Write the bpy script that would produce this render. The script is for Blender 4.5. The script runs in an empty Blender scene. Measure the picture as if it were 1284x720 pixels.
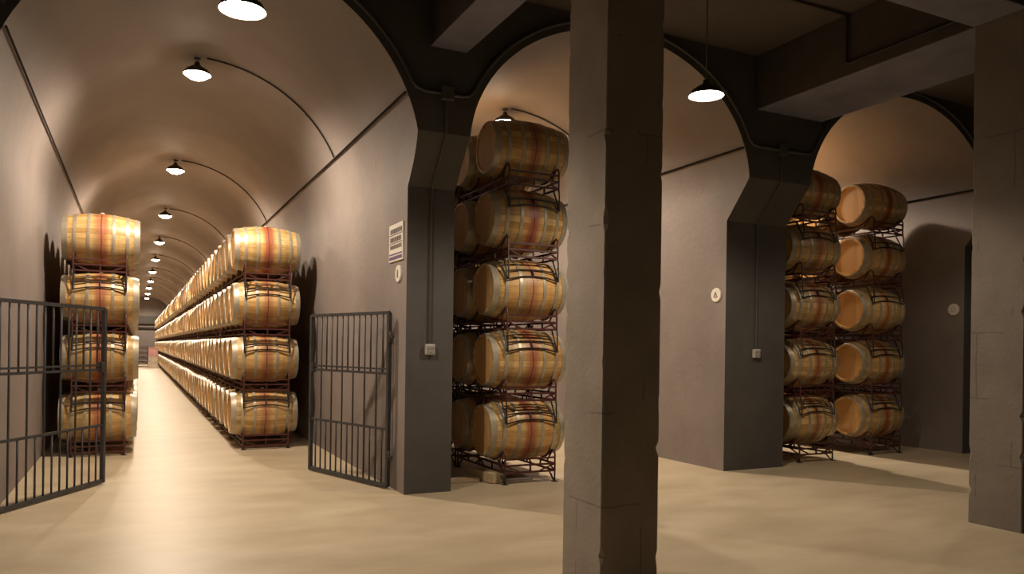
import bpy, bmesh, math, random
from mathutils import Vector, Matrix

random.seed(7)
PI = math.pi
COL = bpy.context.scene.collection
SC = bpy.context.scene

# ---------------------------------------------------------------- materials
def new_mat(name):
    m = bpy.data.materials.new(name)
    m.use_nodes = True
    return m, m.node_tree, m.node_tree.nodes, m.node_tree.links, m.node_tree.nodes['Principled BSDF']

def plain(name, col, rough=0.6, metal=0.0, spec=0.5):
    m, t, n, l, b = new_mat(name)
    b.inputs['Base Color'].default_value = (*col, 1)
    b.inputs['Roughness'].default_value = rough
    b.inputs['Metallic'].default_value = metal
    b.inputs['Specular IOR Level'].default_value = spec
    return m

def mottled(name, c0, c1, scale=2.0, rough=0.8, bump=0.15, stretch=(1, 1, 1), detail=8, fine=40, spec=0.3, bdist=0.01):
    """two tone noise surface with a fine grain and bump, in object space"""
    m, t, n, l, b = new_mat(name)
    tc = n.new('ShaderNodeTexCoord')
    mp = n.new('ShaderNodeMapping'); mp.inputs['Scale'].default_value = stretch
    l.new(tc.outputs['Object'], mp.inputs['Vector'])
    nz = n.new('ShaderNodeTexNoise'); nz.inputs['Scale'].default_value = scale
    nz.inputs['Detail'].default_value = detail; nz.inputs['Roughness'].default_value = 0.6
    l.new(mp.outputs['Vector'], nz.inputs['Vector'])
    cr = n.new('ShaderNodeValToRGB')
    cr.color_ramp.elements[0].position = 0.32; cr.color_ramp.elements[0].color = (*c0, 1)
    cr.color_ramp.elements[1].position = 0.68; cr.color_ramp.elements[1].color = (*c1, 1)
    l.new(nz.outputs['Fac'], cr.inputs['Fac'])
    l.new(cr.outputs['Color'], b.inputs['Base Color'])
    n2 = n.new('ShaderNodeTexNoise'); n2.inputs['Scale'].default_value = fine; n2.inputs['Detail'].default_value = 6
    l.new(tc.outputs['Object'], n2.inputs['Vector'])
    bp = n.new('ShaderNodeBump'); bp.inputs['Strength'].default_value = bump; bp.inputs['Distance'].default_value = bdist
    l.new(n2.outputs['Fac'], bp.inputs['Height'])
    l.new(bp.outputs['Normal'], b.inputs['Normal'])
    b.inputs['Roughness'].default_value = rough
    b.inputs['Specular IOR Level'].default_value = spec
    return m

def emit(name, col, s):
    m = bpy.data.materials.new(name); m.use_nodes = True
    t = m.node_tree; t.nodes.clear()
    e = t.nodes.new('ShaderNodeEmission'); e.inputs['Color'].default_value = (*col, 1); e.inputs['Strength'].default_value = s
    o = t.nodes.new('ShaderNodeOutputMaterial'); t.links.new(e.outputs[0], o.inputs['Surface'])
    return m

def oak_mat(name, stain):
    """barrel staves: one tone per stave, long grain, wine stained belt round the bung"""
    m, t, n, l, b = new_mat(name)
    tc = n.new('ShaderNodeTexCoord')
    sp = n.new('ShaderNodeSeparateXYZ'); l.new(tc.outputs['Object'], sp.inputs[0])
    oi = n.new('ShaderNodeObjectInfo')
    def math_(op, a, bb=None, c=None):
        k = n.new('ShaderNodeMath'); k.operation = op
        for i, v in enumerate((a, bb, c)):
            if v is None: continue
            if isinstance(v, (int, float)): k.inputs[i].default_value = v
            else: l.new(v, k.inputs[i])
        return k.outputs[0]
    ang = math_('ARCTAN2', sp.outputs['Y'], sp.outputs['Z'])
    st = math_('MULTIPLY', ang, 30 / (2 * PI))
    idx = math_('FLOOR', st)
    fr = math_('FRACT', st)
    seed = math_('MULTIPLY_ADD', oi.outputs['Random'], 57.0, idx)
    wn = n.new('ShaderNodeTexWhiteNoise'); wn.noise_dimensions = '1D'
    l.new(seed, wn.inputs['W'])
    cr = n.new('ShaderNodeValToRGB')
    e = cr.color_ramp.elements
    e[0].position = 0; e[0].color = (.45, .29, .115, 1)
    e[1].position = 1; e[1].color = (.72, .54, .29, 1)
    x = cr.color_ramp.elements.new(.55); x.color = (.59, .41, .185, 1)
    l.new(wn.outputs['Value'], cr.inputs['Fac'])
    # grain along the stave
    mp = n.new('ShaderNodeMapping'); mp.inputs['Scale'].default_value = (1.5, 22, 22)
    l.new(tc.outputs['Object'], mp.inputs['Vector'])
    g = n.new('ShaderNodeTexNoise'); g.inputs['Scale'].default_value = 2.2; g.inputs['Detail'].default_value = 5
    l.new(mp.outputs['Vector'], g.inputs['Vector'])
    mix = n.new('ShaderNodeMix'); mix.data_type = 'RGBA'; mix.blend_type = 'MULTIPLY'
    gr = n.new('ShaderNodeValToRGB'); gr.color_ramp.elements[0].color = (.68, .6, .5, 1); gr.color_ramp.elements[0].position = .3
    gr.color_ramp.elements[1].color = (1.05, 1.03, 1, 1); gr.color_ramp.elements[1].position = .6
    l.new(g.outputs['Fac'], gr.inputs['Fac'])
    mix.inputs['Factor'].default_value = .75
    l.new(cr.outputs['Color'], mix.inputs[6]); l.new(gr.outputs['Color'], mix.inputs[7])
    # bands across the staves left by hoops and handling
    bn = n.new('ShaderNodeTexNoise'); bn.noise_dimensions = '1D'; bn.inputs['Scale'].default_value = 6.5; bn.inputs['Detail'].default_value = 2
    l.new(math_('MULTIPLY_ADD', oi.outputs['Random'], 31.0, sp.outputs['X']), bn.inputs['W'])
    bc = n.new('ShaderNodeValToRGB'); be = bc.color_ramp.elements
    be[0].position = .30; be[0].color = (.70, .72, .62, 1); be[1].position = .72; be[1].color = (1.12, .86, .60, 1)
    k_ = be.new(.5); k_.color = (1.05, 1.0, .88, 1)
    l.new(bn.outputs['Fac'], bc.inputs['Fac'])
    mb = n.new('ShaderNodeMix'); mb.data_type = 'RGBA'; mb.blend_type = 'MULTIPLY'; mb.inputs['Factor'].default_value = .9
    l.new(mix.outputs[2], mb.inputs[6]); l.new(bc.outputs['Color'], mb.inputs[7])
    mix = mb
    # joints
    j = math_('LESS_THAN', fr, 0.06)
    mj = n.new('ShaderNodeMix'); mj.data_type = 'RGBA'
    l.new(math_('MULTIPLY', j, .32), mj.inputs['Factor']); l.new(mix.outputs[2], mj.inputs[6]); mj.inputs[7].default_value = (.12, .06, .025, 1)
    out = mj.outputs[2]
    # wine stain belt about the bilge
    ax = math_('ABSOLUTE', sp.outputs['X'])
    n3 = n.new('ShaderNodeTexNoise'); n3.inputs['Scale'].default_value = 7; l.new(tc.outputs['Object'], n3.inputs['Vector'])
    ax2 = math_('MULTIPLY_ADD', n3.outputs['Fac'], -.08, ax)
    rm = n.new('ShaderNodeMapRange'); rm.inputs['From Min'].default_value = .0; rm.inputs['From Max'].default_value = .055
    rm.inputs['To Min'].default_value = stain; rm.inputs['To Max'].default_value = 0
    l.new(ax2, rm.inputs['Value'])
    fac = math_('MULTIPLY', rm.outputs[0], math_('MULTIPLY_ADD', oi.outputs['Random'], .5, .6))
    ms = n.new('ShaderNodeMix'); ms.data_type = 'RGBA'
    l.new(fac, ms.inputs['Factor']); l.new(out, ms.inputs[6]); ms.inputs[7].default_value = (.33, .085, .05, 1)
    ml = n.new('ShaderNodeMix'); ml.data_type = 'RGBA'
    ln = math_('LESS_THAN', math_('ABSOLUTE', math_('ADD', sp.outputs['X'], math_('MULTIPLY_ADD', n3.outputs['Fac'], .03, -.015))), .009)
    l.new(math_('MULTIPLY', ln, .75), ml.inputs['Factor']); l.new(ms.outputs[2], ml.inputs[6]); ml.inputs[7].default_value = (.16, .03, .025, 1)
    l.new(ml.outputs[2], b.inputs['Base Color'])
    b.inputs['Roughness'].default_value = .42
    b.inputs['Specular IOR Level'].default_value = .45
    return m

def head_mat(name):
    m, t, n, l, b = new_mat(name)
    tc = n.new('ShaderNodeTexCoord'); sp = n.new('ShaderNodeSeparateXYZ'); l.new(tc.outputs['Object'], sp.inputs[0])
    oi = n.new('ShaderNodeObjectInfo')
    k = n.new('ShaderNodeMath'); k.operation = 'MULTIPLY_ADD'; k.inputs[1].default_value = 13; k.inputs[2].default_value = 40
    l.new(sp.outputs['Y'], k.inputs[0])
    f = n.new('ShaderNodeMath'); f.operation = 'FLOOR'; l.new(k.outputs[0], f.inputs[0])
    wn = n.new('ShaderNodeTexWhiteNoise'); wn.noise_dimensions = '1D'; l.new(f.outputs[0], wn.inputs['W'])
    mp = n.new('ShaderNodeMapping'); mp.inputs['Scale'].default_value = (20, 30, 2); l.new(tc.outputs['Object'], mp.inputs['Vector'])
    g = n.new('ShaderNodeTexNoise'); g.inputs['Scale'].default_value = 2; l.new(mp.outputs['Vector'], g.inputs['Vector'])
    a = n.new('ShaderNodeMath'); a.operation = 'MULTIPLY_ADD'; a.inputs[1].default_value = .5
    l.new(wn.outputs['Value'], a.inputs[0]); 
    h = n.new('ShaderNodeMath'); h.operation = 'MULTIPLY'; h.inputs[1].default_value = .5; l.new(g.outputs['Fac'], h.inputs[0])
    l.new(h.outputs[0], a.inputs[2])
    cr = n.new('ShaderNodeValToRGB'); cr.color_ramp.elements[0].color = (.50, .27, .09, 1); cr.color_ramp.elements[1].color = (.74, .48, .20, 1)
    l.new(a.outputs[0], cr.inputs['Fac']); l.new(cr.outputs['Color'], b.inputs['Base Color'])
    b.inputs['Roughness'].default_value = .55
    return m

def floor_mat():
    m, t, n, l, b = new_mat('polished concrete')
    tc = n.new('ShaderNodeTexCoord')
    mp = n.new('ShaderNodeMapping'); mp.inputs['Scale'].default_value = (1.0, 2.2, 1); l.new(tc.outputs['Object'], mp.inputs['Vector'])
    a = n.new('ShaderNodeTexNoise'); a.inputs['Scale'].default_value = .9; a.inputs['Detail'].default_value = 10; a.inputs['Roughness'].default_value = .62
    l.new(mp.outputs['Vector'], a.inputs['Vector'])
    cr = n.new('ShaderNodeValToRGB'); cr.color_ramp.elements[0].position = .3; cr.color_ramp.elements[0].color = (.42, .34, .225, 1)
    cr.color_ramp.elements[1].position = .7; cr.color_ramp.elements[1].color = (.57, .48, .34, 1)
    l.new(a.outputs['Fac'], cr.inputs['Fac']); l.new(cr.outputs['Color'], b.inputs['Base Color'])
    r = n.new('ShaderNodeMapRange'); r.inputs['To Min'].default_value = .30; r.inputs['To Max'].default_value = .5
    l.new(a.outputs['Fac'], r.inputs['Value']); l.new(r.outputs[0], b.inputs['Roughness'])
    b.inputs['Specular IOR Level'].default_value = .4
    f = n.new('ShaderNodeTexNoise'); f.inputs['Scale'].default_value = 3; l.new(tc.outputs['Object'], f.inputs['Vector'])
    bp = n.new('ShaderNodeBump'); bp.inputs['Strength'].default_value = .05; bp.inputs['Distance'].default_value = .02
    l.new(f.outputs['Fac'], bp.inputs['Height']); l.new(bp.outputs['Normal'], b.inputs['Normal'])
    return m

def column_mat(name, c0, c1):
    """old cast concrete: board joints and pitting"""
    m, t, n, l, b = new_mat(name)
    tc = n.new('ShaderNodeTexCoord')
    nz = n.new('ShaderNodeTexNoise'); nz.inputs['Scale'].default_value = 3; nz.inputs['Detail'].default_value = 9
    l.new(tc.outputs['Object'], nz.inputs['Vector'])
    cr = n.new('ShaderNodeValToRGB'); cr.color_ramp.elements[0].position = .3; cr.color_ramp.elements[0].color = (*c0, 1)
    cr.color_ramp.elements[1].position = .7; cr.color_ramp.elements[1].color = (*c1, 1)
    l.new(nz.outputs['Fac'], cr.inputs['Fac'])
    mp = n.new('ShaderNodeMapping'); mp.inputs['Rotation'].default_value = (PI / 2, 0, PI / 2); l.new(tc.outputs['Object'], mp.inputs['Vector'])
    sx = n.new('ShaderNodeSeparateXYZ'); l.new(tc.outputs['Object'], sx.inputs[0])
    cx = n.new('ShaderNodeCombineXYZ'); ad = n.new('ShaderNodeMath'); ad.operation = 'ADD'
    l.new(sx.outputs['X'], ad.inputs[0]); l.new(sx.outputs['Y'], ad.inputs[1])
    l.new(ad.outputs[0], cx.inputs['X']); l.new(sx.outputs['Z'], cx.inputs['Y'])
    wob = n.new('ShaderNodeVectorMath'); wob.operation = 'MULTIPLY_ADD'; wob.inputs[1].default_value = (.05, .05, 0)
    l.new(nz.outputs['Color'], wob.inputs[0]); l.new(cx.outputs[0], wob.inputs[2])
    br = n.new('ShaderNodeTexBrick'); br.inputs['Scale'].default_value = 1
    br.inputs['Brick Width'].default_value = .62; br.inputs['Row Height'].default_value = .58; br.inputs['Mortar Size'].default_value = .006
    br.inputs['Color1'].default_value = br.inputs['Color2'].default_value = (1, 1, 1, 1); br.inputs['Mortar'].default_value = (0, 0, 0, 1)
    l.new(wob.outputs[0], br.inputs['Vector'])
    n2 = n.new('ShaderNodeTexNoise'); n2.inputs['Scale'].default_value = 2.1; l.new(tc.outputs['Object'], n2.inputs['Vector'])
    gt = n.new('ShaderNodeMath'); gt.operation = 'GREATER_THAN'; gt.inputs[1].default_value = .54; l.new(n2.outputs['Fac'], gt.inputs[0])
    mx = n.new('ShaderNodeMix'); mx.data_type = 'RGBA'; mx.blend_type = 'MULTIPLY'
    mul = n.new('ShaderNodeMath'); mul.operation = 'MULTIPLY'; mul.inputs[1].default_value = .3; l.new(gt.outputs[0], mul.inputs[0])
    l.new(mul.outputs[0], mx.inputs['Factor']); l.new(cr.outputs['Color'], mx.inputs[6]); l.new(br.outputs['Color'], mx.inputs[7])
    l.new(mx.outputs[2], b.inputs['Base Color'])
    fn = n.new('ShaderNodeTexNoise'); fn.inputs['Scale'].default_value = 28; fn.inputs['Detail'].default_value = 6; l.new(tc.outputs['Object'], fn.inputs['Vector'])
    bp = n.new('ShaderNodeBump'); bp.inputs['Strength'].default_value = .25; bp.inputs['Distance'].default_value = .012
    l.new(fn.outputs['Fac'], bp.inputs['Height']); l.new(bp.outputs['Normal'], b.inputs['Normal'])
    b.inputs['Roughness'].default_value = .85; b.inputs['Specular IOR Level'].default_value = .2
    return m

M = {}
M['floor'] = floor_mat()
M['vault'] = mottled('vault render', (.210, .177, .163), (.266, .229, .211), scale=.9, rough=.62, bump=.35, fine=14, spec=.35)
M['facade'] = mottled('dark grey painted wall', (.080, .074, .069), (.102, .095, .089), scale=1.6, rough=.75, bump=.18, fine=30)
M['ceiling'] = mottled('dark ceiling paint', (.085, .070, .060), (.11, .09, .078), scale=1.2, rough=.85, bump=.2, fine=20)
M['soffit'] = mottled('bare beam soffit', (.155, .155, .205), (.215, .215, .275), scale=2.6, rough=.8, bump=.3, fine=26)
M['beam'] = mottled('dark beam paint', (.07, .06, .054), (.09, .078, .07), scale=2.6, rough=.8, bump=.3, fine=26)
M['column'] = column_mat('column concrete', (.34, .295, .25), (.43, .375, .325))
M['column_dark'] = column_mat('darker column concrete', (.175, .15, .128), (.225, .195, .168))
M['oak'] = oak_mat('oak staves', .85)
M['head'] = head_mat('barrel head oak')
M['hoop'] = mottled('galvanised hoop', (.36, .32, .245), (.50, .45, .35), scale=9, rough=.42, bump=.05, fine=60, spec=.6)
M['hoop'].node_tree.nodes['Principled BSDF'].inputs['Metallic'].default_value = .35
M['bung'] = plain('bung', (.55, .5, .42), .5)
M['rack_red'] = mottled('red painted steel', (.058, .014, .012), (.085, .022, .018), scale=8, rough=.5, bump=.05, spec=.5)
M['rack_black'] = mottled('dark steel', (.022, .014, .012), (.036, .024, .02), scale=8, rough=.5, bump=.05, spec=.5)
M['iron'] = mottled('gate iron', (.035, .035, .038), (.055, .055, .058), scale=10, rough=.5, bump=.08, spec=.5)
M['pipe'] = plain('dark conduit', (.045, .04, .036), .5)
M['pipe_grey'] = plain('painted conduit', (.085, .08, .075), .45)
M['cable'] = plain('black cable', (.02, .014, .011), .6)
M['shade'] = plain('lamp shade', (.05, .045, .04), .5)
M['shade_in'] = plain('lamp shade inside', (.8, .77, .7), .6)
M['lamp_t'] = emit('tunnel lamp glow', (1, .80, .58), 60)
M['lamp_h'] = emit('hall lamp glow', (1, .82, .60), 30)
M['white'] = plain('white plate', (.82, .78, .70), .4)
M['grey_txt'] = plain('grey print', (.30, .29, .26), .6)
M['dark_txt'] = plain('dark print', (.10, .075, .07), .6)
M['purple'] = plain('purple print', (.12, .08, .20), .6)
M['switch'] = plain('switch plastic', (.55, .52, .48), .4)
M['wood'] = mottled('pale timber', (.46, .36, .22), (.6, .49, .32), scale=5, stretch=(1, 8, 8), rough=.7, bump=.1)
M['card'] = mottled('grey card', (.20, .16, .15), (.26, .22, .2), scale=3, rough=.8, bump=.05)
M['pink'] = mottled('pink crate', (.60, .30, .28), (.72, .42, .38), scale=4, rough=.6, bump=.05)
M['pale'] = mottled('pale crate', (.62, .52, .42), (.75, .66, .55), scale=4, rough=.6, bump=.05)

# ---------------------------------------------------------------- mesh helpers
def bm_box(bm, x0, x1, y0, y1, z0, z1, mi=0):
    v = [bm.verts.new(p) for p in ((x0, y0, z0), (x1, y0, z0), (x1, y1, z0), (x0, y1, z0), (x0, y0, z1), (x1, y0, z1), (x1, y1, z1), (x0, y1, z1))]
    for q in ((3, 2, 1, 0), (4, 5, 6, 7), (0, 1, 5, 4), (1, 2, 6, 5), (2, 3, 7, 6), (3, 0, 4, 7)):
        f = bm.faces.new([v[i] for i in q]); f.material_index = mi
    return v

def bm_tube(bm, pts, r, seg=8, closed=False, mi=0, flat=None):
    """round (or square, seg=4) bar swept along a polyline"""
    pts = [Vector(p) for p in pts]
    N = len(pts); rings = []
    prev = None
    for i, p in enumerate(pts):
        if closed: d = (pts[(i + 1) % N] - pts[i - 1]).normalized()
        elif i == 0: d = (pts[1] - p).normalized()
        elif i == N - 1: d = (p - pts[-2]).normalized()
        else: d = ((pts[i + 1] - p).normalized() + (p - pts[i - 1]).normalized()).normalized()
        if prev is None:
            ref = Vector((0, 0, 1)) if abs(d.z) < .9 else Vector((1, 0, 0))
            u = d.cross(ref).normalized()
        else:
            u = (prev - d * prev.dot(d)).normalized()
        prev = u
        w = d.cross(u)
        k = 1.0
        if 0 < i < N - 1 and not closed:
            c = (pts[i + 1] - p).normalized().dot((p - pts[i - 1]).normalized())
            k = 1 / max(.5, math.sqrt((1 + c) / 2))
        ring = []
        for s in range(seg):
            a = 2 * PI * (s + .5) / seg
            ring.append(bm.verts.new(p + (u * math.cos(a) + w * math.sin(a)) * r * (1 if seg > 4 else 1.414)))
        rings.append(ring)
    M_ = N if closed else N - 1
    for i in range(M_):
        a, b = rings[i], rings[(i + 1) % N]
        for s in range(seg):
            f = bm.faces.new((a[s], a[(s + 1) % seg], b[(s + 1) % seg], b[s])); f.material_index = mi
            f.smooth = seg > 4
    if not closed:
        f = bm.faces.new(rings[0][::-1]); f.material_index = mi
        f = bm.faces.new(rings[-1]); f.material_index = mi

def bm_lathe(bm, prof, seg=32, axis='Z', mi=0, center=(0, 0, 0), smooth=True):
    """prof: list of (radius, height) revolved round an axis; radius 0 closes with a point"""
    rings = []
    def P(r, h, a):
        if axis == 'Z': p = (r * math.cos(a), r * math.sin(a), h)
        elif axis == 'X': p = (h, r * math.cos(a), r * math.sin(a))
        else: p = (r * math.cos(a), h, r * math.sin(a))
        return Vector(p) + Vector(center)
    for r, h in prof:
        if r < 1e-6: rings.append([bm.verts.new(P(0, h, 0))])
        else: rings.append([bm.verts.new(P(r, h, 2 * PI * s / seg)) for s in range(seg)])
    for a, b in zip(rings, rings[1:]):
        for s in range(seg):
            t = (s + 1) % seg
            if len(a) == 1 and len(b) == 1: continue
            if len(a) == 1: f = bm.faces.new((a[0], b[t], b[s]))
            elif len(b) == 1: f = bm.faces.new((a[s], a[t], b[0]))
            else: f = bm.faces.new((a[s], a[t], b[t], b[s]))
            f.material_index = mi; f.smooth = smooth

def sharpen(bm):
    for e in bm.edges:
        if len(e.link_faces) == 2 and e.calc_face_angle(0) > .65: e.smooth = False

def obj(name, bm, mats, parent=None, loc=(0, 0, 0), recalc=True, bevel=0):
    if recalc: bmesh.ops.recalc_face_normals(bm, faces=bm.faces[:])
    sharpen(bm)
    me = bpy.data.meshes.new(name); bm.to_mesh(me); bm.free()
    for m in (mats if isinstance(mats, (list, tuple)) else [mats]): me.materials.append(M[m])
    o = bpy.data.objects.new(name, me); COL.objects.link(o)
    o.location = loc
    if parent: o.parent = parent
    if bevel:
        b = o.modifiers.new('edge', 'BEVEL'); b.width = bevel; b.segments = 2; b.limit_method = 'ANGLE'
    return o

def tag(o, label, cat, group=None):
    o['label'] = label; o['category'] = cat
    if group: o['group'] = group
    return o

def empty(name, loc, label, cat, group=None):
    o = bpy.data.objects.new(name, None); COL.objects.link(o); o.location = loc
    return tag(o, label, cat, group)

def struct(o, label=None, cat=None):
    o['kind'] = 'structure'
    if label: o['label'] = label
    if cat: o['category'] = cat
    return o

def dup(root, loc, label, rotz=None, rotx=None):
    r = root.copy(); COL.objects.link(r); r.location = loc; r['label'] = label
    if rotx is not None: r.rotation_euler = (rotx, 0, 0)
    if rotz is not None: r.rotation_euler = (0, 0, rotz)
    for ch in KIDS.get(root.name, ()):
        c = ch.copy(); COL.objects.link(c); c.parent = r
        for g in KIDS.get(ch.name, ()):
            d = g.copy(); COL.objects.link(d); d.parent = c
    return r
KIDS = {}

ONES = 'first second third fourth fifth sixth seventh eighth ninth tenth eleventh twelfth thirteenth fourteenth fifteenth sixteenth seventeenth eighteenth nineteenth'.split()
def ordinal(n):                                   # 1 -> first
    if n < 20: return ONES[n - 1]
    t, u = divmod(n, 10)
    if u == 0: return {2: 'twentieth', 3: 'thirtieth', 4: 'fortieth', 5: 'fiftieth', 6: 'sixtieth', 7: 'seventieth'}[t]
    return {2: 'twenty', 3: 'thirty', 4: 'forty', 5: 'fifty', 6: 'sixty', 7: 'seventy'}[t] + '-' + ONES[u - 1]

# ---------------------------------------------------------------- the place: X along the facade, Y into the tunnels, Z up
RS = (1.80, 1.848, 1.848)        # half width of each vault
ZCS = (3.30, 3.55, 3.50)         # springing heights
RZS = (1.75, 1.50, 1.55)         # rise of each vault
APEX = 5.05
ZL = 3.172                      # foot of the leaning part of the facade
ZS = 3.646                      # below this the facade leans back
DY = .396                       # set-back of the pier faces
CX = (.680, 4.845, 9.545)       # tunnel centre lines
ENDY = (59.0, 24.0, 24.0)
TOP = 5.14                      # hall ceiling
XL, XR, YB = -6.0, 15.5, -12.5

def yfront(z):
    if z >= ZS: return 0.0
    if z <= ZL: return DY
    return DY * (ZS - z) / (ZS - ZL)

bm = bmesh.new(); bm_box(bm, XL - .3, XR + .3, YB - .3, ENDY[0] + .3, -.3, 0)
struct(obj('floor', bm, 'floor'), 'beige polished concrete floor running from the hall into the tunnels')
bm = bmesh.new(); bm_box(bm, XL - .3, XR + .3, YB - .3, .3, TOP, TOP + .3)
struct(obj('ceiling', bm, 'ceiling'), 'dark painted concrete ceiling slab of the hall')

# facade (hall side of the three arches)
bm = bmesh.new()
ZLOW = [0, 1.0, 2.0, ZL]
ZSL = [ZL + (ZS - ZL) * i / 6 for i in range(7)]
def arc_half(z, i): return RS[i] if z <= ZCS[i] else RS[i] * math.sqrt(max(0, 1 - ((z - ZCS[i]) / RZS[i]) ** 2))
rows = ZLOW[:-1] + ZSL
edges = []                                         # pier spans (left x fn, right x fn)
piers = [(lambda z: XL, lambda z: CX[0] - arc_half(z, 0)),
         (lambda z: CX[0] + arc_half(z, 0), lambda z: CX[1] - arc_half(z, 1)),
         (lambda z: CX[1] + arc_half(z, 1), lambda z: CX[2] - arc_half(z, 2)),
         (lambda z: CX[2] + arc_half(z, 2), lambda z: XR)]
for a, b in piers:
    prev = None
    for z in rows:
        cur = (bm.verts.new((a(z), yfront(z), z)), bm.verts.new((b(z), yfront(z), z)))
        if prev: bm.faces.new((prev[0], prev[1], cur[1], cur[0]))
        prev = cur
    t = (bm.verts.new((a(ZS), 0, TOP)), bm.verts.new((b(ZS), 0, TOP)))
    bm.faces.new((prev[0], prev[1], t[1], t[0]))
NA = 48
for c, R, ZC, RZ in zip(CX, RS, ZCS, RZS):
    a0 = math.asin((ZS - ZC) / RZ)
    prev = None
    for i in range(NA + 1):
        a = PI - a0 - (PI - 2 * a0) * i / NA
        x, z = c + R * math.cos(a), ZC + RZ * math.sin(a)
        cur = (bm.verts.new((x, 0, z)), bm.verts.new((x, 0, TOP)))
        if prev: bm.faces.new((prev[0], cur[0], cur[1], prev[1]))
        prev = cur
bmesh.ops.remove_doubles(bm, verts=bm.verts[:], dist=1e-4)
struct(obj('wall_front', bm, 'facade'), 'dark grey painted wall with three arches and set-back piers')

# vaults
def vault(i, yend, name, label):
    c, R, ZC, RZ = CX[i], RS[i], ZCS[i], RZS[i]
    bm = bmesh.new()
    prof = [(c - R, 0), (c - R, 1.2), (c - R, 2.4)]
    prof += [(c - R, ZL), (c - R, (ZL + ZC) / 2), (c - R, ZC)]
    n = 64
    for i in range(1, n):
        a = PI - PI * i / n
        prof.append((c + R * math.cos(a), ZC + RZ * math.sin(a)))
    prof += [(c + R, ZC), (c + R, (ZL + ZC) / 2), (c + R, ZL), (c + R, 2.4), (c + R, 1.2), (c + R, 0)]
    ys = [1.5, 3, 6, 12, 24, 40, yend]
    ys = [y for y in ys if y <= yend]
    if ys[-1] != yend: ys.append(yend)
    prev = None
    for x, z in prof:
        cur = [bm.verts.new((x, yfront(z), z))] + [bm.verts.new((x, y, z)) for y in ys]
        if prev:
            for k in range(len(cur) - 1):
                f = bm.faces.new((prev[k], cur[k], cur[k + 1], prev[k + 1])); f.smooth = True
        prev = cur
    return struct(obj(name, bm, 'vault'), label)
vault(0, ENDY[0], 'wall_gated_tunnel', 'brown-grey rendered barrel vault of the gated tunnel')
vault(1, ENDY[1], 'wall_middle_tunnel', 'brown-grey rendered barrel vault of the middle tunnel')
vault(2, ENDY[2], 'wall_far_tunnel', 'brown-grey rendered barrel vault of the far tunnel')
for c, y, nm in zip(CX, ENDY, ('wall_gated_tunnel_end', 'wall_middle_tunnel_end', 'wall_far_tunnel_end')):
    bm = bmesh.new(); bm_box(bm, c - 1.95, c + 1.95, y, y + .2, 0, APEX + .1)
    struct(obj(nm, bm, 'vault'))
# dark lintel and bar across the end of the gated tunnel
bm = bmesh.new(); bm_box(bm, CX[0] - 1.8, CX[0] + 1.8, 58.75, 59.0, 3.02, 3.62)
struct(obj('beam', bm, 'pipe'), 'dark lintel beam across the far end of the gated tunnel')
bm = bmesh.new(); bm_box(bm, CX[0] - 1.8, CX[0] + 1.8, 58.8, 59.0, 2.66, 2.78)
struct(obj('beam', bm, 'pipe'), 'thin dark bar below the lintel at the tunnel end')
# rest of the hall
for nm, bx in (('wall_left', (XL - .3, XL, YB, .3)), ('wall_right', (XR, XR + .3, YB, .3)), ('wall_rear', (XL - .3, XR + .3, YB - .3, YB))):
    bm = bmesh.new(); bm_box(bm, *bx, 0, TOP); struct(obj(nm, bm, 'facade'))

# columns and beams
BZ = 4.48
def beam(x0, x1, label, y0=YB, y1=0, zb=BZ):
    bm = bmesh.new(); v = bm_box(bm, x0, x1, y0, y1, zb, TOP)
    bm.faces.ensure_lookup_table(); bm.faces[0].material_index = 1
    return struct(obj('beam', bm, ['beam', 'soffit'], bevel=.012), label, 'beam' if label else None)
def nicked_box(bm, x0, x1, y0, y1, z0, z1, n, amp):
    """tall box whose edges are slightly broken"""
    rings = []
    for i in range(n + 1):
        z = z0 + (z1 - z0) * i / n
        ring = []
        for x, y, sx, sy in ((x0, y0, 1, 1), (x1, y0, -1, 1), (x1, y1, -1, -1), (x0, y1, 1, -1)):
            k = random.random() ** 14 * amp
            c = .008 + k
            if sx * sy > 0: ring += [bm.verts.new((x, y + sy * c, z)), bm.verts.new((x + sx * c, y, z))]
            else: ring += [bm.verts.new((x + sx * c, y, z)), bm.verts.new((x, y + sy * c, z))]
        rings.append(ring)
    for a, b in zip(rings, rings[1:]):
        for s in range(8): bm.faces.new((a[s], a[(s + 1) % 8], b[(s + 1) % 8], b[s]))
    bm.faces.new(rings[0][::-1]); bm.faces.new(rings[-1])
bm = bmesh.new(); nicked_box(bm, 2.565, 2.992, -3.198, -2.725, 0, BZ, 90, .03)
struct(obj('pillar', bm, 'column'), 'concrete pillar standing in front of the pier between gated and middle tunnels', 'pillar')
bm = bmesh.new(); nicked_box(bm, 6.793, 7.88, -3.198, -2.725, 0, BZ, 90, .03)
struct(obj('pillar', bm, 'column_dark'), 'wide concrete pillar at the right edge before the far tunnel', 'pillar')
beam(2.559, 2.95, 'concrete ceiling beam above the nearer pillar')
beam(6.787, 7.885, 'wide concrete ceiling beam above the farther pillar')
beam(XL, 2.559, None, -3.198, -2.725, BZ + .002)
beam(2.95, 6.787, 'concrete cross beam between the two pillars', -3.198, -2.725, BZ + .002)
beam(7.885, XR, None, -3.198, -2.725, BZ + .002)

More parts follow.
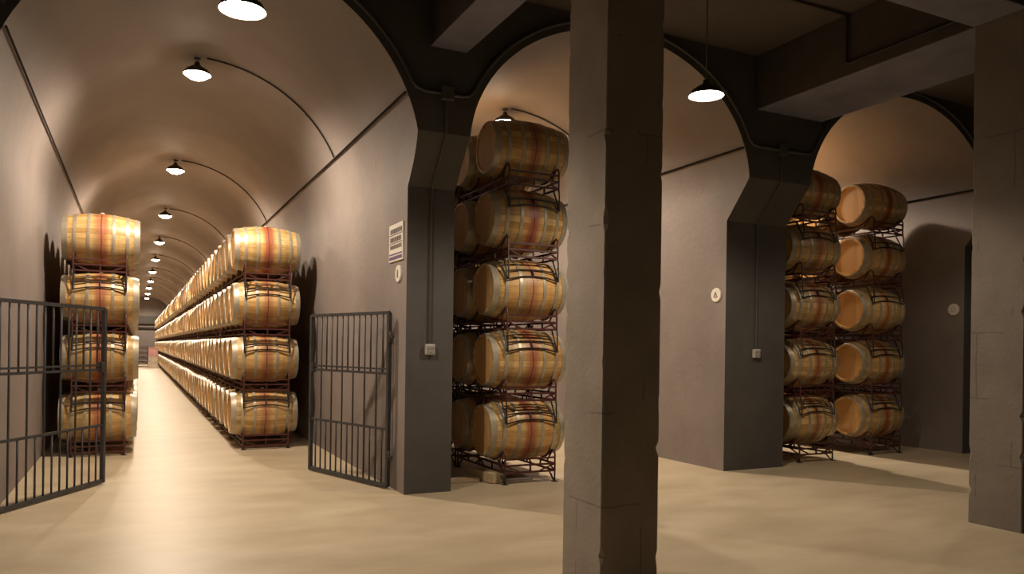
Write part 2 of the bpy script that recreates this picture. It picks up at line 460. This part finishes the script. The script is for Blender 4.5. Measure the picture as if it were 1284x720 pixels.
# ---------------------------------------------------------------- barrels
RB, RH, LB = .355, .285, .468                     # bilge radius, head radius, half length
def rb(x): return RB - (RB - RH) * abs(x / LB) ** 1.9
HOOPS = [(-.432, .068), (-.315, .042), (-.15, .038), (.15, .038), (.315, .042), (.432, .068)]
def bm_body(bm, seg, mi=0):
    n = 16 if seg > 20 else 10
    xs = [-LB + 2 * LB * i / n for i in range(n + 1)]
    prof = [(rb(LB) - .028, -LB + .03), (rb(LB) - .026, -LB), (rb(LB), -LB)] + [(rb(x), x) for x in xs[1:-1]] + [(rb(LB), LB), (rb(LB) - .026, LB), (rb(LB) - .028, LB - .03)]
    bm_lathe(bm, prof, seg, 'X', mi)
def bm_hoop(bm, c, w, seg, mi=0):
    x0, x1 = c - w / 2, c + w / 2
    t = .006
    bm_lathe(bm, [(rb(x0) - .004, x0), (rb(x0) + t, x0), (rb(c) + t + .001, c), (rb(x1) + t, x1), (rb(x1) - .004, x1)], seg, 'X', mi)
def bm_head(bm, s, seg, mi=0):
    bm_lathe(bm, [(rb(LB) - .024, s * (LB - .013)), (.14, s * (LB - .012)), (0, s * (LB - .012))], seg, 'X', mi)
    if False: pass

PITCH = .74                                        # along a row
ZB, ZP = .538, .806                                # centre height of the bottom barrels, height of a layer
def make_barrel(loc, label, group):
    bm = bmesh.new(); bm_body(bm, 40)
    o = tag(obj('wine_barrel', bm, 'oak', None, loc), label, 'barrel', group)
    kids = []
    for s in (-1, 1):
        bm = bmesh.new(); bm_head(bm, s, 40); kids.append(obj('head', bm, 'head', o))
    for c, w in HOOPS:
        bm = bmesh.new(); bm_hoop(bm, c, w, 40); kids.append(obj('hoop', bm, 'hoop', o))
    bm = bmesh.new(); bm_lathe(bm, [(.03, RB - .01), (.03, RB + .012), (.022, RB + .018), (0, RB + .018)], 14, 'Z'); kids.append(obj('bung', bm, 'bung', o))
    KIDS[o.name] = kids
    return o
def bm_far_barrel(bm):
    bm_body(bm, 20, 0)
    for s in (-1, 1): bm_head(bm, s, 20, 1)
    for c, w in HOOPS: bm_hoop(bm, c, w, 20, 2)

# ---------------------------------------------------------------- racks: carry two barrels, origin at the feet, between the barrels
SX = .315                                          # half width of a rack
YC = PITCH / 2
zc = ZB                                            # centre of the carried barrels above the feet
FO, FI = .345, .303                                # offsets of foot bars from the axis of the barrel below
def foot_pts(off, s):
    pts = []
    zm = math.sqrt((RB + .0175) ** 2 - off * off)
    for i in range(9):
        x = -SX + 2 * SX * i / 8
        r = rb(x) + .0165
        z = math.sqrt(max(0.001, r * r - off * off))
        pts.append((x, s, zc - ZP + zm - .4 * (zm - z)))
    return pts
def rack_side(bm, sx, mi):
    x = sx * SX
    bm_tube(bm, [(x, -.70, .165), (x, .70, .165)], .0105, 4, mi=mi)
    bm_tube(bm, [(x, -.70, .085), (x, .70, .085)], .0105, 4, mi=mi)
    for y in (-.35, 0, .35): bm_tube(bm, [(x, y, .085), (x, y, .165)], .008, 4, mi=mi)
    for y0, y1 in ((-.7, -.52), (.7, .52), (-.12, 0), (.12, 0)): bm_tube(bm, [(x, y0, .085), (x, y1, .165)], .0075, 4, mi=mi)
def rack_cradle(bm, sx, yc, mi):
    x = sx * SX; r = rb(SX) + .012
    pts = [(x, yc + r * math.sin(a), zc - r * math.cos(a)) for a in [math.radians(d) for d in range(-46, 47, 8)]]
    bm_tube(bm, pts, .011, 6, mi=mi)
def rack_end(bm, s, mi):
    y = s * .70
    for sx in (-1, 1):
        x = sx * SX
        # upright with a curled ear that comes back down to the rail
        pts = [(x, y, .085), (x, y, .27), (x, y - s * .012, .30), (x, y - s * .04, .318), (x, y - s * .07, .305), (x, y - s * .105, .262), (x, y - s * .19, .165)]
        bm_tube(bm, pts, .0115, 6, mi=mi)
    for z in (.085, .165): bm_tube(bm, [(-SX, y, z), (SX, y, z)], .010, 4, mi=mi)
    bm_tube(bm, [(-SX, y, .235), (SX, y, .235)], .010, 4, mi=mi)
    bm_tube(bm, [(0, y, .085), (0, y, .19)], .008, 4, mi=mi)
    for sx in (-1, 1):
        bm_tube(bm, [(sx * SX, y, .165), (sx * .12, y - s * .02, .085)], .0075, 4, mi=mi)
def rack_foot(bm, yc, s, mi):
    """pair of bent bars on one shoulder of the barrel below, and the hoop that holds them at each end"""
    a = foot_pts(FO, yc + s * FO); b = foot_pts(FI, yc + s * FI)
    bm_tube(bm, a, .009, 6, mi=mi); bm_tube(bm, b, .009, 6, mi=mi)
    for k in (0, -1):
        x = a[k][0]
        top = .085
        bm_tube(bm, [(x, yc + s * .33, top), (x, yc + s * .345, top - .05), (x, a[k][1] + s * .012, a[k][2] - .004), (x, a[k][1] - s * .012, a[k][2] + .004), (x, b[k][1], b[k][2]), (x, yc + s * .21, top)], .010, 6, mi=mi)
    bm_tube(bm, [(0, a[4][1], a[4][2]), (0, b[4][1], b[4][2])], .010, 6, mi=mi)

def rack_leg(bm, sx, s, drop, mi):
    x, y = sx * SX, s * .70
    bm_tube(bm, [(x, y, .09), (x, y, -drop)], .0115, 6, mi=mi)
    bm_tube(bm, [(x, y - s * .16, .085), (x, y - s * .02, -drop + .012)], .010, 6, mi=mi)
    bm_box(bm, x - .03, x + .03, y - .03, y + .03, -drop, -drop + .008, mi)
def make_rack(loc, label, group, drop=None):
    o = empty('barrel_rack', loc, label, 'rack', group)
    kids = []
    for s in (-1, 1):
        bm = bmesh.new(); rack_end(bm, s, 0); kids.append(obj('end_frame', bm, 'rack_red', o))
        bm = bmesh.new(); rack_side(bm, s, 0); kids.append(obj('side_rail', bm, 'rack_red', o))
    for s in (-1, 1):
        for yc in (-YC, YC):
            bm = bmesh.new(); rack_cradle(bm, s, yc, 0); kids.append(obj('cradle', bm, 'rack_red', o))
            bm = bmesh.new()
            if drop is None: rack_foot(bm, yc, s, 0)
            else: rack_leg(bm, 1 if yc > 0 else -1, s, drop, 0)
            f = obj('foot' if drop is None else 'leg', bm, 'rack_black', o); kids.append(f)
            if drop is None: f['label'] = 'black curved foot bars'
    KIDS[o.name] = kids
    return o
def bm_far_rack(bm, drop=None):
    for s in (-1, 1):
        rack_end(bm, s, 0); rack_side(bm, s, 0)
        for yc in (-YC, YC):
            rack_cradle(bm, s, yc, 0)
            if drop is None: rack_foot(bm, yc, s, 1)
            else: rack_leg(bm, 1 if yc > 0 else -1, s, drop, 1)

barrel0 = None
rack0 = {}
far_bm = bmesh.new(); bm_far_barrel(far_bm)
far_me = bpy.data.meshes.new('wine_barrel')
bmesh.ops.recalc_face_normals(far_bm, faces=far_bm.faces[:])
sharpen(far_bm); far_bm.to_mesh(far_me)
for k in ('oak', 'head', 'hoop'): far_me.materials.append(M[k])
def far_rack(drop=None):
    b = bmesh.new(); bm_far_rack(b, drop)
    bmesh.ops.recalc_face_normals(b, faces=b.faces[:])
    me = bpy.data.meshes.new('barrel_rack'); b.to_mesh(me); b.free()
    for k in ('rack_red', 'rack_black'): me.materials.append(M[k])
    return me
farr_me = far_rack()
mass_b, mass_r = bmesh.new(), bmesh.new()
LEVEL = ['bottom', 'second', 'third', 'fourth', 'fifth']

def row(xc, y0, depth, levels, near, total, where, grp, cz):
    """levels of racks, each carrying two barrels; near of the depth positions get their parts, past total they join the mass"""
    global barrel0
    base_me = far_rack(cz - ZB)
    for lv in range(levels):
        lev = 'top' if lv == levels - 1 else LEVEL[lv]
        for i in range(depth):
            y = y0 + i * PITCH
            x = xc + (random.random() - .5) * .02
            loc = (x, y, cz + lv * ZP)
            spin = (random.random() - .5) * .5
            if i < total:
                pos = 'front' if i == 0 else ordinal(i + 1)
                lab = f'oak wine barrel, {pos} in the {lev} layer of {where}'
                g = f'barrels in {grp}'
                if i < near:
                    if barrel0 is None:
                        barrel0 = b = make_barrel(loc, lab, g)
                    else:
                        b = dup(barrel0, loc, lab); b['group'] = g
                else:
                    b = bpy.data.objects.new('wine_barrel', far_me); COL.objects.link(b); b.location = loc; tag(b, lab, 'barrel', g)
                b.rotation_euler = (spin, 0, 0)
            else:
                m = far_me.copy(); m.transform(Matrix.Translation(loc) @ Matrix.Rotation(spin, 4, 'X')); mass_b.from_mesh(m); bpy.data.meshes.remove(m)
            if i % 2 == 0:
                ry = y + YC; rl = (xc, ry, cz - ZB + lv * ZP)
                if i < total:
                    lab = f'red steel rack under the {"front" if i == 0 else ordinal(i // 2 + 1)} pair, {lev} layer of {where}'
                    g = f'racks in {grp}'
                    if i < near:
                        key = None if lv else round(cz, 3)
                        if key not in rack0: rack0[key] = make_rack(rl, lab, g, None if lv else cz - ZB)
                        else: r = dup(rack0[key], rl, lab); r['group'] = g
                    else:
                        r = bpy.data.objects.new('barrel_rack', farr_me if lv else base_me); COL.objects.link(r); r.location = rl; tag(r, lab, 'rack', g)
                else:
                    m = (farr_me if lv else base_me).copy(); m.transform(Matrix.Translation(rl)); mass_r.from_mesh(m); bpy.data.meshes.remove(m)

CZ1, CZ2 = .508, .580                              # centre of the bottom barrels: low bases in the gated tunnel, higher ones elsewhere
for a in ((1.71, 4.80, 72, 4, 10, 54, "the gated tunnel's long row", CZ1),
          (-.45, 4.80, 72, 4, 4, 8, "the row behind the left gate", CZ1),
          (4.01, .86, 6, 5, 4, 4, "the middle tunnel's stack", CZ2),
          (8.52, .92, 6, 5, 4, 4, "the far tunnel's inner stack", CZ2 - .02),
          (10.18, 1.12, 6, 5, 4, 4, "the far tunnel's outer stack", CZ2 - .02)):
    row(*a[:7], a[6], a[7])
o = obj('wine_barrels', mass_b, ['oak', 'head', 'hoop'], recalc=False); o['kind'] = 'stuff'
tag(o, 'remaining oak barrels deep in the tunnels, too far back to count', 'barrels')
o = obj('barrel_racks', mass_r, ['rack_red', 'rack_black'], recalc=False); o['kind'] = 'stuff'
tag(o, 'remaining steel racks deep in the tunnels under the farthest barrels', 'racks')

# ---------------------------------------------------------------- lamps
def make_lamp(loc, stem, label, group, mat, power, cone, blend, rad=.15, dome=1.25):
    """bell lamp: loc is the centre of its opening"""
    o = empty('ceiling_lamp', loc, label, 'lamp', group)
    kids = []
    bm = bmesh.new()
    bm_lathe(bm, [(rad + .012, -.004), (rad + .014, .004), (rad * .9, .05), (rad * .45, .095), (.035, .115), (.03, .15), (0, .15)], 28, 'Z', 0)
    bm_lathe(bm, [(rad + .012, -.004), (rad * .86, .046), (rad * .42, .088), (0, .098)], 28, 'Z', 1)
    kids.append(obj('lamp_shade', bm, ['shade', 'shade_in'], o, recalc=False))
    bm = bmesh.new(); bm_lathe(bm, [(rad * .97, .006), (rad * .86, -.018 * dome), (rad * .6, -.04 * dome), (rad * .3, -.05 * dome), (0, -.053 * dome)], 28, 'Z')
    kids.append(obj('diffuser', bm, mat, o))
    bm = bmesh.new(); bm_tube(bm, [(0, 0, .15), (0, 0, .15 + stem)], .006, 6); kids.append(obj('cord', bm, 'pipe_grey', o))
    bm = bmesh.new(); bm_lathe(bm, [(0, .15 + stem), (.04, .15 + stem), (.04, .13 + stem), (0, .12 + stem)], 16, 'Z'); kids.append(obj('ceiling_rose', bm, 'shade', o))
    lt = bpy.data.lights.new('bulb', 'SPOT'); lt.energy = power; lt.color = (1, .82, .635); lt.shadow_soft_size = .055
    lt.spot_size = math.radians(cone); lt.spot_blend = blend
    lo = bpy.data.objects.new('bulb', lt); COL.objects.link(lo); lo.parent = o; lo.location = (0, 0, -.09); kids.append(lo)
    KIDS[o.name] = kids
    return o
LZ = 4.85
LY = [3.1 + 5.9 * k for k in range(10)]
lampT = None
for t, (nm, c, n) in enumerate((('gated tunnel', CX[0], 10), ('middle tunnel', CX[1], 4), ('far tunnel', CX[2], 4))):
    for k in range(n):
        lab = f'{ordinal(k + 1)} lit bell lamp from the front along the {nm} vault'
        loc = (c - (.05 if t == 0 else 0), LY[k], LZ)
        if lampT is None: lampT = make_lamp(loc, APEX - LZ - .15, lab, 'tunnel lamps', 'lamp_t', 680, 166, .55)
        else: dup(lampT, loc, lab)
HZ = 3.965
hl = make_lamp((.665, -1.24, HZ), TOP - HZ - .15, 'lit pendant lamp hanging in the hall before the gated tunnel', 'hall pendants', 'lamp_h', 215, 142, .4, .155, .45)
dup(hl, (4.875, -1.35, HZ), 'lit pendant lamp hanging in the hall before the middle tunnel')
h3 = dup(hl, (9.55, -1.35, HZ), 'lit pendant lamp hanging in the hall before the far tunnel')
for ch in h3.children:
    if ch.type == 'LIGHT': ch.data = ch.data.copy(); ch.data.energy = 45

# ---------------------------------------------------------------- conduits
def pipe(name, pts, r, mat, label, cat='conduit', group=None, seg=8):
    bm = bmesh.new(); bm_tube(bm, pts, r, seg); return tag(obj(name, bm, mat), label, cat, group)
ZQ = 4.0                                            # height of the cable line in the vaults
for ti, (nm, c, yend, n, sides) in enumerate((('gated tunnel', CX[0], 58.9, 9, (1, -1)), ('middle tunnel', CX[1], 23.9, 4, (1,)), ('far tunnel', CX[2], 23.9, 4, (1,)))):
    R, ZC, RZ = RS[ti], ZCS[ti], RZS[ti]
    aq = math.asin((ZQ - ZC) / RZ); rq, rqz = R - .017, RZ - .017
    for s in sides:
        x, z = c + s * rq * math.cos(aq), ZC + rqz * math.sin(aq)
        pipe('cable', [(x, .01, z), (x, yend, z)], .013 if s > 0 else .010, 'cable', f'black cable along the {"right" if s > 0 else "left"} haunch of the {nm} vault', 'cable', 'cables along the vaults')
    for k in range(n):
        pts = [(c + rq * math.cos(a), LY[k] - .10, ZC + rqz * math.sin(a)) for a in [aq + (PI / 2 - .03 - aq) * i / 20 for i in range(21)]]
        pipe('cable', pts, .011, 'cable', f'black cable bowed over the {nm} vault to its {ordinal(k + 1)} lamp', 'cable', 'cables to the tunnel lamps', 6)
# facade: a conduit round each arch edge, meeting at a box on each pier
PX = (2.735, (CX[1] + CX[2]) / 2)
ZX = 4.03
def arch_pipe(i, xl, xr, label):
    c, ZC, RP, RPZ = CX[i], ZCS[i], RS[i] + .085, RZS[i] + .085
    a1 = math.asin((ZX + .14 - ZC) / RPZ)
    pts = []
    if xl is not None:
        x, z = c - RP * math.cos(a1), ZC + RPZ * math.sin(a1)
        pts += [(xl, -.02, ZX), (x - .17, -.02, ZX), (x - .09, -.02, ZX + .02), (x - .035, -.02, ZX + .07)]
    pts += [(c + RP * math.cos(a), -.02, ZC + RPZ * math.sin(a)) for a in [PI - a1 - (PI - 2 * a1) * i / 40 for i in range(41)]]
    if xr is not None:
        x, z = c + RP * math.cos(a1), ZC + RPZ * math.sin(a1)
        pts += [(x + .035, -.02, ZX + .07), (x + .09, -.02, ZX + .02), (x + .17, -.02, ZX), (xr, -.02, ZX)]
    pipe('conduit', pts, .018, 'pipe_grey', label, group='conduits round the arches')
arch_pipe(0, None, PX[0] - .06, 'grey conduit bent round the gated tunnel arch')
arch_pipe(1, PX[0] + .06, PX[1] - .06, 'grey conduit bent round the middle tunnel arch')
arch_pipe(2, PX[1] + .06, None, 'grey conduit bent round the far tunnel arch')
for i, (x, nm) in enumerate(zip(PX, ('the pier between gated and middle tunnels', 'the pier between middle and far tunnels'))):
    bm = bmesh.new(); bm_box(bm, x - .065, x + .065, -.06, 0, ZX - .06, ZX + .07)
    jb = tag(obj('junction_box', bm, 'pipe_grey', bevel=.006), f'dark junction box high on {nm}', 'junction box', 'junction boxes')
    bm = bmesh.new(); bm_box(bm, x - .058, x + .058, -.066, -.059, ZX - .053, ZX + .063); obj('lid', bm, 'pipe_grey', jb)
    pipe('conduit', [(x, -.02, ZX - .06), (x, -.02, ZS + .01), (x, -.016 + DY * .05, ZS - .035), (x, DY - .03, ZL + .02), (x, DY - .015, ZL - .04), (x, DY - .015, 1.55)], .012, 'pipe_grey',
         f'thin conduit running down {nm} to a switch', group='conduits down the piers')
    bm = bmesh.new(); bm_box(bm, x - .05, x + .05, DY - .045, DY, 1.44, 1.55)
    sw = tag(obj('light_switch', bm, 'switch', bevel=.006), f'pale grey switch box on {nm}', 'switch', 'switches on the piers')
    for k, (dx, dz) in enumerate(((-.022, .02), (.022, .02), (-.022, -.024), (.022, -.024))):
        bm = bmesh.new(); bm_box(bm, x + dx - .016, x + dx + .016, DY - .052, DY - .044, 1.495 + dz - .015, 1.495 + dz + .015); obj('button', bm, 'grey_txt', sw)
# feed to the middle pendant: along the ceiling, down the side of the wide beam, along it to the pillar
pipe('conduit', [(4.93, -1.345, TOP - .02), (6.765, -1.345, TOP - .02), (6.765, -1.345, 4.62), (6.765, -1.38, 4.60), (6.765, -3.1, 4.60)], .016, 'cable', 'black conduit along the ceiling and down the wide beam side')

# ---------------------------------------------------------------- signs
xw = CX[0] + RS[0]
bm = bmesh.new(); bm_box(bm, xw - .014, xw, .50, .98, 2.43, 2.83)
sg = tag(obj('sign', bm, 'white', bevel=.003), 'white rectangular sign with dark lines on the gated tunnel wall', 'sign')
bm = bmesh.new()
random.seed(11)
for zr, h in ((2.755, .05), (2.665, .05), (2.585, .04)):
    y = .93
    while y > .56:
        w = random.uniform(.02, .05)
        bm_box(bm, xw - .0165, xw - .0135, y - w, y, zr - h / 2, zr + h / 2); y -= w + .016
o = obj('lettering', bm, 'dark_txt', sg); o['kind'] = 'stuff'
bm = bmesh.new(); bm_box(bm, xw - .0165, xw - .0135, .52, .96, 2.45, 2.485); bm_box(bm, xw - .0165, xw - .0135, .52, .96, 2.50, 2.515); obj('band', bm, 'purple', sg)
bm = bmesh.new()
for z in (2.715, 2.625): bm_box(bm, xw - .0165, xw - .0135, .52, .96, z - .004, z + .004)
obj('rule', bm, 'dark_txt', sg)
def badge(x, y, z, label, kind):
    bm = bmesh.new(); bm_lathe(bm, [(0, -.004), (.088, -.004), (.09, 0), (.09, .012), (0, .012)], 28, 'X', center=(x - .012, y, z))
    b = tag(obj('round_sign', bm, 'white'), label, 'sign', 'round signs')
    bm = bmesh.new()
    if kind == 1: bm_tube(bm, [(x - .018, y + .0, z - .04), (x - .018, y + .0, z + .04)], .008, 4)
    elif kind == 2:
        bm_tube(bm, [(x - .018, y - .032, z - .025), (x - .018, y, z + .035), (x - .018, y + .032, z - .025)], .006, 4, closed=True)
    else: bm_lathe(bm, [(.028, -.002), (.034, -.002), (.034, .002), (.028, .002)], 16, 'X', center=(x - .017, y, z))
    obj('emblem', bm, 'grey_txt', b)
badge(CX[0] + RS[0], .65, 2.29, 'small round white sign below the rectangular sign', 1)
badge(CX[1] + RS[1], .57, 2.24, 'small round white sign on the middle tunnel wall', 2)
badge(CX[2] + RS[2], .56, 2.215, "small round white sign on the far tunnel's right wall", 3)

# ---------------------------------------------------------------- gates
def gate(hx, hy, fx, fy, label, wallx):
    o = empty('iron_gate', (hx, hy, 0), label, 'gate', 'open iron gates')
    d = Vector((fx - hx, fy - hy, 0)); L = d.length
    o.rotation_euler = (0, 0, math.atan2(d.y, d.x))
    H0, H1, ZA, ZBt = .035, 1.88, 1.25, .635
    bm = bmesh.new()
    bm_tube(bm, [(.0, 0, H0), (.0, 0, H1)], .020, 4); obj('hinge_stile', bm, 'iron', o)
    bm = bmesh.new(); bm_tube(bm, [(L, 0, H0 - .02), (L, 0, H1)], .020, 4); obj('free_stile', bm, 'iron', o)
    for z, r in ((H1, .017), (ZA + .028, .010), (ZA - .02, .013), (ZBt, .013), (H0, .020)):
        bm = bmesh.new(); bm_tube(bm, [(.0, 0, z), (L, 0, z)], r, 4); obj('rail', bm, 'iron', o)
    n = 14
    for i in range(1, n):
        x = L * i / n
        bm = bmesh.new()
        if i % 2 == 0: bm_tube(bm, [(x, 0, H0), (x, 0, H1)], .0095, 6)
        else:
            bm_tube(bm, [(x, 0, ZA - .02), (x, 0, H1)], .0095, 6); obj('bar', bm, 'iron', o)
            bm = bmesh.new(); bm_tube(bm, [(x, 0, H0), (x, 0, ZBt)], .0095, 6)
        obj('bar', bm, 'iron', o)
    bm = bmesh.new(); bm_box(bm, L - .075, L - .02, -.025, .025, ZA - .05, ZA + .06); obj('lock', bm, 'iron', o, bevel=.004)
    for z in (.35, 1.62):
        bm = bmesh.new(); bm_tube(bm, [(0, 0, z), (-.075, 0, z)], .014, 6); bm_tube(bm, [(-.02, 0, z - .06), (-.02, 0, z + .06)], .018, 8); obj('hinge', bm, 'iron', o)
    return o
gate(2.415, .76, 1.915, 2.30, "open iron bar gate leaf near the gated tunnel's signs", 1)
gate(-1.135, .72, -.315, 2.175, 'open iron bar gate leaf before the short barrel row', -1)

# ---------------------------------------------------------------- odds and ends
bm = bmesh.new(); bm_box(bm, -.075, .075, -.24, .24, 0, .115)
o = tag(obj('timber_block', bm, 'wood', loc=(3.60, .86, .004), bevel=.006), "short pale timber block on the floor under the middle tunnel's stack", 'timber block'); o.rotation_euler = (0, 0, .25)
bm = bmesh.new(); bm_box(bm, -.3, .3, -.05, .05, 0, .05)
o = tag(obj('timber_batten', bm, 'wood', loc=(3.22, .86, .002), bevel=.004), 'long timber batten on the floor against the pier back', 'batten'); o.rotation_euler = (0, 0, .02)
bm = bmesh.new(); bm_box(bm, -.2, .2, -.3, .3, 0, .02)
o = tag(obj('card_sheet', bm, 'card', loc=(3.93, 1.0, .002)), 'grey card sheet lying flat under the bottom barrel rack', 'card sheet')
# end of the aisle: spare racks and crates
for k in range(4):
    r = bpy.data.objects.new('barrel_rack', farr_me); COL.objects.link(r); r.location = (.35, 47.0, .10 + .32 * k); r.rotation_euler = (0, 0, 0); r.scale = (.9, .6, 1)
    tag(r, f'empty red rack in the pile ending the aisle, {ordinal(k + 1)} from the floor', 'rack', 'empty racks ending the aisle')
def crate(z, h, mat, label):
    bm = bmesh.new()
    w, d = .25, .4
    bm_box(bm, -w, w, -d, d, 0, .03)
    for s in (-1, 1):
        bm_box(bm, s * w - .015, s * w + .015, -d, d, .03, h); bm_box(bm, -w, w, s * d - .015, s * d + .015, .03, h)
    bm_box(bm, -w - .03, w + .03, -d - .03, d + .03, h - .05, h)
    return tag(obj('crate', bm, mat, loc=(.94, 46.4, z)), label, 'crate', 'crates ending the aisle')
crate(0, .34, 'pale', 'pale crate on the floor ending the long aisle')
crate(.34, .34, 'pale', 'pale crate in the middle of the aisle-end pile')
crate(.68, .56, 'pink', 'pink crate on top of the aisle-end pile')

# ---------------------------------------------------------------- world, camera, view
w = bpy.data.worlds.new('World'); SC.world = w; w.use_nodes = True
w.node_tree.nodes['Background'].inputs['Color'].default_value = (0, 0, 0, 1)
w.node_tree.nodes['Background'].inputs['Strength'].default_value = 0

yaw, roll = math.radians(25.984), math.radians(.795)
F = 965.6
fw = Vector((math.sin(yaw), math.cos(yaw), 0)); rt = Vector((math.cos(yaw), -math.sin(yaw), 0)); up = Vector((0, 0, 1))
r2 = rt * math.cos(roll) + up * math.sin(roll); u2 = -rt * math.sin(roll) + up * math.cos(roll)
cam = bpy.data.cameras.new('camera'); co = bpy.data.objects.new('camera', cam); COL.objects.link(co)
mt = Matrix.Identity(4)
for i in range(3): mt[i][0], mt[i][1], mt[i][2] = r2[i], u2[i], -fw[i]
mt.translation = Vector((0, -7.182, 1.52))
co.matrix_world = mt
cam.sensor_fit = 'HORIZONTAL'; cam.sensor_width = 36; cam.lens = F / 1284 * 36
cam.shift_y = (436.7 - 360) / 1284
cam.clip_start = .05; cam.clip_end = 200
SC.camera = co
SC.view_settings.view_transform = 'Standard'; SC.view_settings.look = 'None'
SC.view_settings.exposure = 0; SC.view_settings.gamma = 1; SC.view_settings.use_curve_mapping = False
SC.cycles.sample_clamp_indirect = 8
SC.cycles.max_bounces = 8; SC.cycles.diffuse_bounces = 5
